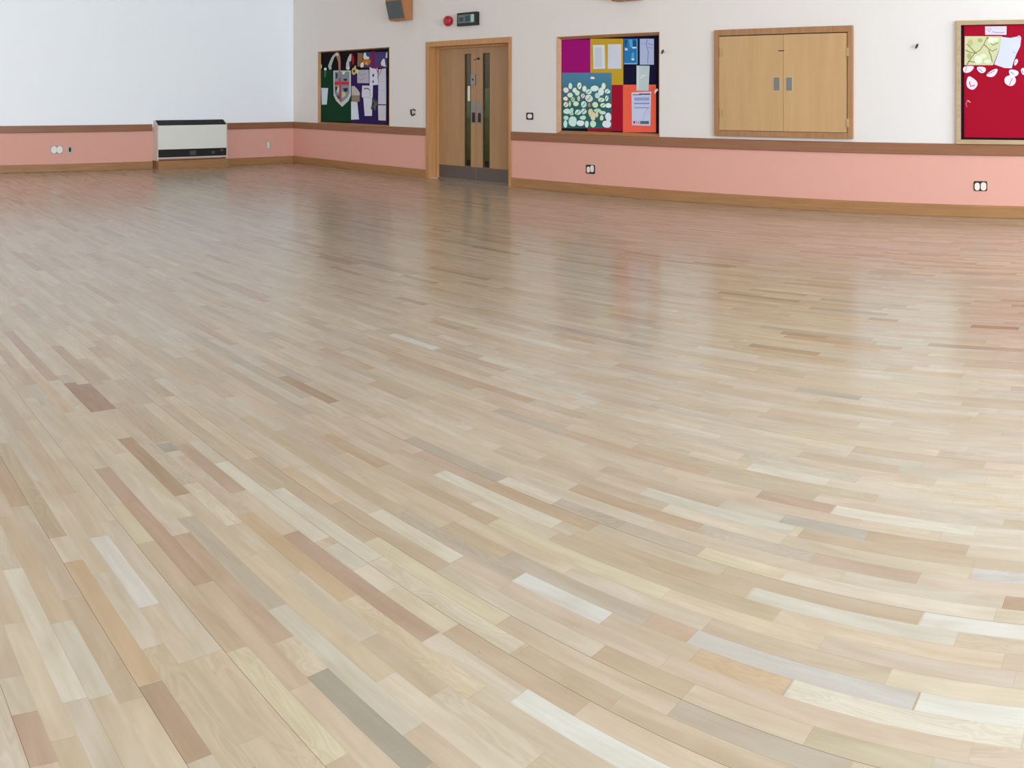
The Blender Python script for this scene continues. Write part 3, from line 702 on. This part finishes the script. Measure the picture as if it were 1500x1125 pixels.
art('feather_bundle', f1, [([(785, 728), (815, 722), (850, 765), (858, 800), (840, 830), (828, 900), (800, 880), (760, 860), (775, 820)], (58, 54, 62), 1), (strip([(800, 750), (820, 800), (815, 870)], 8), (132, 130, 138)), (strip([(832, 760), (836, 820)], 6), (120, 118, 126)), (strip([(785, 850), (810, 810)], 6), (126, 124, 130))], 3, None, 'dark scribbled shape between white sheets on the purple half', 'decoration')
art('paper_scrap', f1, [([(885, 290), (915, 225), (940, 225), (945, 290), (960, 330), (910, 320)], (218, 214, 224), 1)], 3, None, 'white pointed scrap near the top right of the dark noticeboard', 'scrap')
art('paper_scrap', f1, [([(958, 150), (974, 135), (974, 215), (950, 215)], (206, 204, 226))], 3, None, 'thin white scrap in the top right corner of the dark noticeboard', 'scrap')

# --- multicoloured board (middle)
f2 = crop(800, 40, .16)
bd2 = niche_board(N2, .04, 'square noticeboard backed in magenta, yellow, navy and coral right of the door', M_frameH, (12, 12, 40))
art('backing_panel', f2, [(R4(138, 405, 112, 420), (158, 14, 116))], 0, bd2)
art('backing_panel', f2, [(R4(405, 707, 104, 527), (196, 160, 44))], 0, bd2)
art('backing_panel', f2, [(R4(707, 1000, 95, 525), (18, 16, 48))], 0, bd2)
art('backing_panel', f2, [(R4(600, 704, 527, 950), (160, 14, 44)), (R4(380, 602, 900, 953), (150, 24, 40))], 0, bd2)
art('backing_panel', f2, [(R4(704, 1006, 525, 962), (238, 100, 76))], 0, bd2)
paper(f2, [([(428, 162), (536, 160), (542, 380), (434, 382)], (214, 222, 230)), (R4(446, 512, 185, 365), (200, 208, 216))], 1, 'blank white sheet on the yellow backing, left of the two')
paper(f2, [([(566, 156), (690, 154), (689, 380), (563, 380)], (208, 212, 226))], 1, 'blank white sheet on the yellow backing, right of the two')
paper(f2, [(R4(713, 838, 105, 338), (44, 120, 184)), ([(718, 120), (745, 115), (735, 180), (725, 190)], (30, 76, 140)), ([(755, 112), (790, 112), (795, 165), (770, 190)], (84, 166, 210)), ([(790, 120), (830, 120), (830, 180), (795, 178)], (30, 84, 148)),
  ([(720, 190), (745, 190), (750, 212), (722, 212)], (226, 196, 196), 1), ([(785, 178), (830, 180), (830, 192), (790, 194)], (196, 226, 226)), ([(786, 230), (804, 230), (806, 290), (780, 290)], (88, 164, 196)), ([(775, 290), (800, 280), (812, 296), (795, 308)], (190, 226, 216), 1),
  (R4(713, 838, 328, 338), (140, 196, 214)), (R4(828, 838, 105, 338), (92, 160, 206))], 1, 'bright blue picture poster on the navy backing', 'poster', 'blue_poster')
paper(f2, [(R4(858, 987, 105, 342), (176, 186, 222)), (strip([(925, 115), (918, 160), (935, 220), (930, 330)], 7), (126, 138, 186)), (strip([(930, 150), (980, 160)], 5), (110, 120, 176)), (strip([(935, 185), (975, 190)], 5), (120, 130, 184)), (strip([(870, 150), (915, 145)], 4), (146, 158, 200))], 1, 'pale lilac sheet with blue sketch lines on the navy backing')
paper(f2, [([(828, 350), (948, 352), (938, 582), (827, 580)], (190, 204, 206)), (strip([(860, 470), (890, 440), (915, 440)], [10, 14, 6]), (216, 224, 226)), (R4(832, 850, 360, 560), (206, 214, 206))], 2, 'narrow pale grey sheet overlapping navy and coral backing')
paper(f2, [([(782, 596), (962, 590), (955, 902), (786, 896)], (198, 206, 232)), ([(782, 598), (966, 590), (962, 606), (784, 614)], (216, 210, 226)), (R4(790, 870, 612, 622), (120, 120, 158)), (R4(852, 955, 606, 618), (66, 70, 122)),
  (R4(808, 945, 642, 672), (150, 162, 208)), (R4(806, 945, 690, 704), (136, 146, 198)), (R4(806, 945, 730, 742), (150, 158, 204)), ([(798, 858), (818, 855), (818, 882), (798, 884)], (196, 70, 92), 1), (R4(828, 836, 860, 886), (196, 120, 140)), (R4(846, 854, 860, 886), (196, 130, 150)),
  (R4(862, 942, 858, 886), (96, 100, 122)), (strip([(885, 850), (905, 780), (935, 740)], 4), (168, 170, 206))], 3, 'white printed notice with blue header and red mark on the coral backing', 'notice', 'printed_notice')
art('paper_scrap', f2, [([(990, 608), (995, 575), (1018, 560), (1026, 578), (1010, 590), (1000, 606)], (232, 222, 206))], 14, None, 'tiny cream scrap at the right edge of the coral backing', 'scrap')
art('paper_scrap', f2, [([(962, 548), (1000, 540), (985, 578), (965, 574)], (214, 100, 84))], 2, None, 'small dull red scrap at the top right of the coral backing', 'scrap')
# teal poster with cut-out leaves
b = B()
q = wpoly(f2, R4(145, 600, 417, 925), 1)
y1 = PB[0]-.0016
tl = root('leaf_poster', (q[0][0], y1, q[2][1]), 'teal poster covered in pale paper leaves, lower left of the multicoloured noticeboard', 'poster')
M_teal = bpy.data.materials.new('teal_sheet'); M_teal.use_nodes = True
_n = M_teal.node_tree; _p = _n.nodes['Principled BSDF']; _g = _n.nodes.new('ShaderNodeNewGeometry'); _s = _n.nodes.new('ShaderNodeSeparateXYZ')
_r = _n.nodes.new('ShaderNodeMapRange'); _r.inputs[1].default_value = 1.2; _r.inputs[2].default_value = 1.65
_x = _n.nodes.new('ShaderNodeMix'); _x.data_type = 'RGBA'; _x.inputs[6].default_value = rgb(34, 96, 98); _x.inputs[7].default_value = rgb(70, 130, 162)
_n.links.new(_g.outputs['Position'], _s.inputs[0]); _n.links.new(_s.outputs['Z'], _r.inputs[0]); _n.links.new(_r.outputs[0], _x.inputs[0])
_n.links.new(_x.outputs[2], _p.inputs['Base Color']); _p.inputs['Roughness'].default_value = .8
prism(b, q, y1, y1-.0014); obj('poster_sheet', b, M_teal, tl)
LV = [(425, 464, 20, 11, (240, 216, 206)), (222, 540, 15, 27, (206, 228, 206)), (305, 537, 18, 28, (222, 232, 208)), (182, 575, 22, 25, (236, 214, 204)), (262, 575, 20, 22, (208, 228, 204)),
 (285, 600, 19, 24, (206, 226, 190)), (350, 562, 18, 26, (216, 232, 214)), (220, 620, 24, 22, (222, 220, 206)), (390, 590, 26, 22, (200, 228, 212)), (442, 562, 34, 26, (206, 232, 220)), (525, 540, 19, 28, (214, 232, 196)),
 (505, 590, 26, 34, (216, 226, 230)), (562, 585, 24, 20, (208, 230, 214)), (336, 628, 16, 20, (236, 204, 190)), (470, 625, 22, 26, (188, 214, 190)), (392, 650, 32, 32, (206, 218, 208)), (180, 655, 20, 18, (230, 220, 204)),
 (245, 660, 16, 22, (184, 206, 150)), (298, 652, 12, 24, (190, 206, 160)), (556, 648, 15, 26, (206, 230, 206)), (505, 665, 26, 18, (206, 230, 196)), (182, 708, 20, 24, (232, 214, 196)), (218, 700, 9, 28, (176, 222, 150)),
 (272, 698, 23, 22, (204, 222, 190)), (345, 706, 26, 28, (198, 222, 206)), (395, 712, 12, 20, (160, 132, 88)), (450, 710, 26, 26, (206, 218, 186)), (520, 714, 22, 20, (206, 230, 206)), (572, 718, 26, 22, (224, 236, 226)),
 (190, 770, 28, 24, (190, 226, 212)), (235, 760, 16, 22, (178, 212, 186)), (232, 790, 18, 18, (196, 226, 206)), (292, 778, 28, 26, (192, 222, 210)), (345, 768, 24, 28, (188, 218, 206)), (408, 778, 22, 36, (206, 196, 150)), (470, 762, 30, 18, (176, 212, 180)),
 (520, 782, 28, 16, (190, 222, 206)), (182, 830, 22, 20, (182, 218, 196)), (338, 828, 26, 20, (192, 222, 200)), (430, 815, 22, 40, (210, 206, 170)), (465, 800, 12, 26, (216, 196, 160)), (570, 820, 28, 36, (214, 220, 232)),
 (178, 885, 16, 36, (190, 226, 230)), (242, 860, 36, 48, (196, 226, 220)), (315, 878, 36, 28, (216, 228, 230)), (372, 886, 18, 28, (206, 226, 214)), (430, 885, 26, 30, (190, 222, 200)), (508, 830, 16, 24, (206, 214, 176)), (555, 885, 42, 34, (214, 220, 234))]
rg = random.Random(3)
for cx_, cy_, rw, rh, c in LV:
    rw *= 1.12; rh *= 1.1; c = tuple(min(250, v+14) for v in c)
    n_ = 8; ph = rg.uniform(0, 6)
    pts = [(cx_+rw*math.cos(k*2*math.pi/n_+.2)*rg.uniform(.85, 1.15), cy_+rh*math.sin(k*2*math.pi/n_+.2)*rg.uniform(.85, 1.15)) for k in range(n_)]
    pts = [(min(max(p[0], 150), 597), min(p[1], 920)) for p in pts]
    lv = [(pts, c, 2)]
    if rg.random() < .3: lv.append((strip([(cx_-rw*.5, cy_+rh*.5), (cx_+rw*.1, cy_), (cx_+rw*.4, cy_-rh*.5)], 5), (36, 52, 66)))
    art('paper_leaf', f2, lv, 2.4+.35*rg.random(), tl)

# --- red board (right, runs out of frame)
f3 = crop(1395, 20, .17767)
PB[0] = DR-.012
bd3 = board(-2.324, -.14, Z_RAIL1, 2.228, .05, .045, 'red noticeboard at the right with a tree picture and paper leaves', wood('board_frame_pale', rgb(172, 148, 112), rgb(188, 164, 128), (4, 30, 30), .45), (38, 6, 26))  # dark backing left bare round the felt paints the frame's inner shadow
x0, z1 = WR(*f3(99, 100), Y=DR-.012); _, z0 = WR(*f3(99, 1020), Y=DR-.012)
b = B(); box(b, x0, -.2, DR-.0125, DR-.01, z0, z1); obj('felt_panel', b, pm(160, 8, 38), bd3)
paper(f3, [([(270, 105), (448, 104), (446, 175), (271, 174)], (214, 206, 222)), (strip([(285, 125), (305, 150), (320, 125), (300, 118)], 6), (186, 120, 150)), (strip([(330, 150), (380, 158), (430, 155)], 5), (170, 110, 156)), (strip([(340, 125), (420, 122)], 3), (196, 180, 206))], 1, 'small white caption card at the top of the red noticeboard', 'card', 'caption_card')
tr = [([(103, 186), (410, 186), (385, 300), (335, 425), (100, 424)], (200, 204, 160))]
for p in ([(120, 420), (180, 330), (230, 300), (262, 250), (290, 190)], [(200, 330), (160, 290), (120, 250)], [(262, 255), (300, 290), (330, 310), (370, 290)], [(290, 190), (300, 230), (335, 260), (380, 240)], [(110, 300), (150, 320), (190, 325)], [(300, 300), (320, 350), (330, 400)], [(130, 390), (180, 400), (230, 380)]):
    tr.append((strip(p, [9]+[7]*(len(p)-1)), (138, 122, 74)))
for p in [(215, 380, 34, 36, (222, 234, 204)), (320, 220, 28, 26, (226, 236, 204)), (255, 350, 30, 20, (214, 226, 186)), (150, 240, 22, 30, (186, 182, 128)), (230, 220, 22, 18, (180, 168, 116)), (140, 350, 20, 26, (172, 166, 118)), (290, 395, 30, 18, (216, 228, 196)), (360, 215, 22, 18, (222, 230, 206))]:
    tr.append(([(p[0]+p[2]*math.cos(k*.785), p[1]+p[3]*math.sin(k*.785)) for k in range(8)], p[4], 1))
paper(f3, tr, 1, 'yellow green tree picture on the red noticeboard', 'picture', 'tree_picture')
paper(f3, [([(408, 192), (480, 200), (540, 188), (568, 200), (560, 270), (530, 330), (505, 395), (490, 450), (430, 448), (345, 418), (385, 310)], (206, 208, 238)), (strip([(500, 310), (518, 325)], 5), (150, 140, 190))], 2, 'large torn lilac white sheet beside the tree picture')
for i_, (pts, det, lb) in enumerate((
  ([(85, 445), (120, 430), (190, 432), (150, 485), (95, 490)], [(118, 440), (110, 475)], 'pink veined paper leaf at the lower left corner of the tree picture'),
  ([(195, 436), (270, 438), (280, 470), (250, 495), (215, 480)], [(215, 450), (250, 480)], 'pale paper leaf second from left below the tree picture'),
  ([(280, 500), (330, 462), (380, 450), (362, 500), (330, 525), (285, 518)], [(290, 500), (350, 470)], 'pale paper leaf below the join of tree picture and lilac sheet'),
  ([(465, 455), (545, 470), (548, 500), (520, 520), (470, 510)], [(480, 480), (510, 500)], 'paper leaf directly under the torn lilac sheet'),
  ([(432, 520), (500, 500), (530, 545), (510, 590), (470, 600), (428, 570)], [(470, 590), (495, 530)], 'rounded paper leaf hanging lowest under the torn lilac sheet'),
  ([(125, 520), (150, 515), (220, 570), (180, 632), (130, 618), (114, 580)], [(140, 560), (150, 600), (185, 590)], 'large white paper leaf with pink drawing, alone below the tree picture'),
  ([(560, 460), (592, 440), (600, 500), (580, 508)], [(575, 470), (585, 490)], 'paper leaf cut by the right edge of the photo'),
  ([(515, 380), (535, 370), (545, 395), (520, 430), (508, 425)], [(520, 395), (528, 405)], 'small cream leaf right of the torn lilac sheet'),
  ([(535, 182), (560, 180), (570, 210), (545, 214)], [(545, 190), (555, 205)], 'small leaf at the top right corner of the torn lilac sheet'))):
    pk = (196, 70, 110) if 'pink' in lb else (120, 70, 130)
    art('paper_leaf', f3, [(pts, (232, 214, 226), 2), (strip(det, 9 if i_ == 5 else 5), pk)], 3+.3*i_, None, lb, 'leaf')
art('paper_ring', f3, [(strip([(140, 718), (122, 722), (112, 745), (122, 772)], 8), (206, 90, 100)), (strip([(125, 714), (150, 732)], 7), (220, 170, 170))], 1, None, 'small pale pink broken ring low on the left of the red noticeboard', 'decoration')
for pts_, w_, lb in (([(60, 482), (90, 484)], 14, 'dark tag end sticking out over the left frame of the red noticeboard'), ([(190, 440), (240, 490), (300, 505), (360, 470), (380, 445)], 7, 'purple string behind the leaves under the tree picture'), ([(530, 540), (550, 480), (590, 470)], 6, 'purple string at the right edge of the photo on the red noticeboard')):
    if w_ == 14: pts_ = [(84, 483), (98, 484)]
    art('garland_string', f3, [(strip(pts_, w_), (60, 26, 70))], 2.6, None, lb, 'string')

# ---------------------------------------------------------------- daylight, camera, colour
w = bpy.data.worlds.new('World'); S.world = w; w.use_nodes = True
bg = w.node_tree.nodes['Background']; bg.inputs[0].default_value = (.7, .85, 1, 1); bg.inputs[1].default_value = 1.0
cd = bpy.data.cameras.new('camera'); cam = bpy.data.objects.new('camera', cd); COL.objects.link(cam); S.camera = cam
cd.type = 'PANO'; cd.panorama_type = 'CENTRAL_CYLINDRICAL'
cd.central_cylindrical_range_u_min = -750/RAD; cd.central_cylindrical_range_u_max = 750/RAD
cd.central_cylindrical_range_v_min = (HOR-1125)/RAD; cd.central_cylindrical_range_v_max = HOR/RAD
cd.central_cylindrical_radius = 1.0
cam.location = (0, 0, CAM_H); cam.rotation_euler = (math.radians(90), 0, YAW)
cd.clip_start = .05; cd.clip_end = 200
S.view_settings.view_transform = 'Standard'; S.view_settings.look = 'None'
S.view_settings.gamma = 1; S.view_settings.use_curve_mapping = False
S.view_settings.exposure = 0.06
S.cycles.max_bounces = 10; S.cycles.diffuse_bounces = 6; S.cycles.sample_clamp_indirect = 6
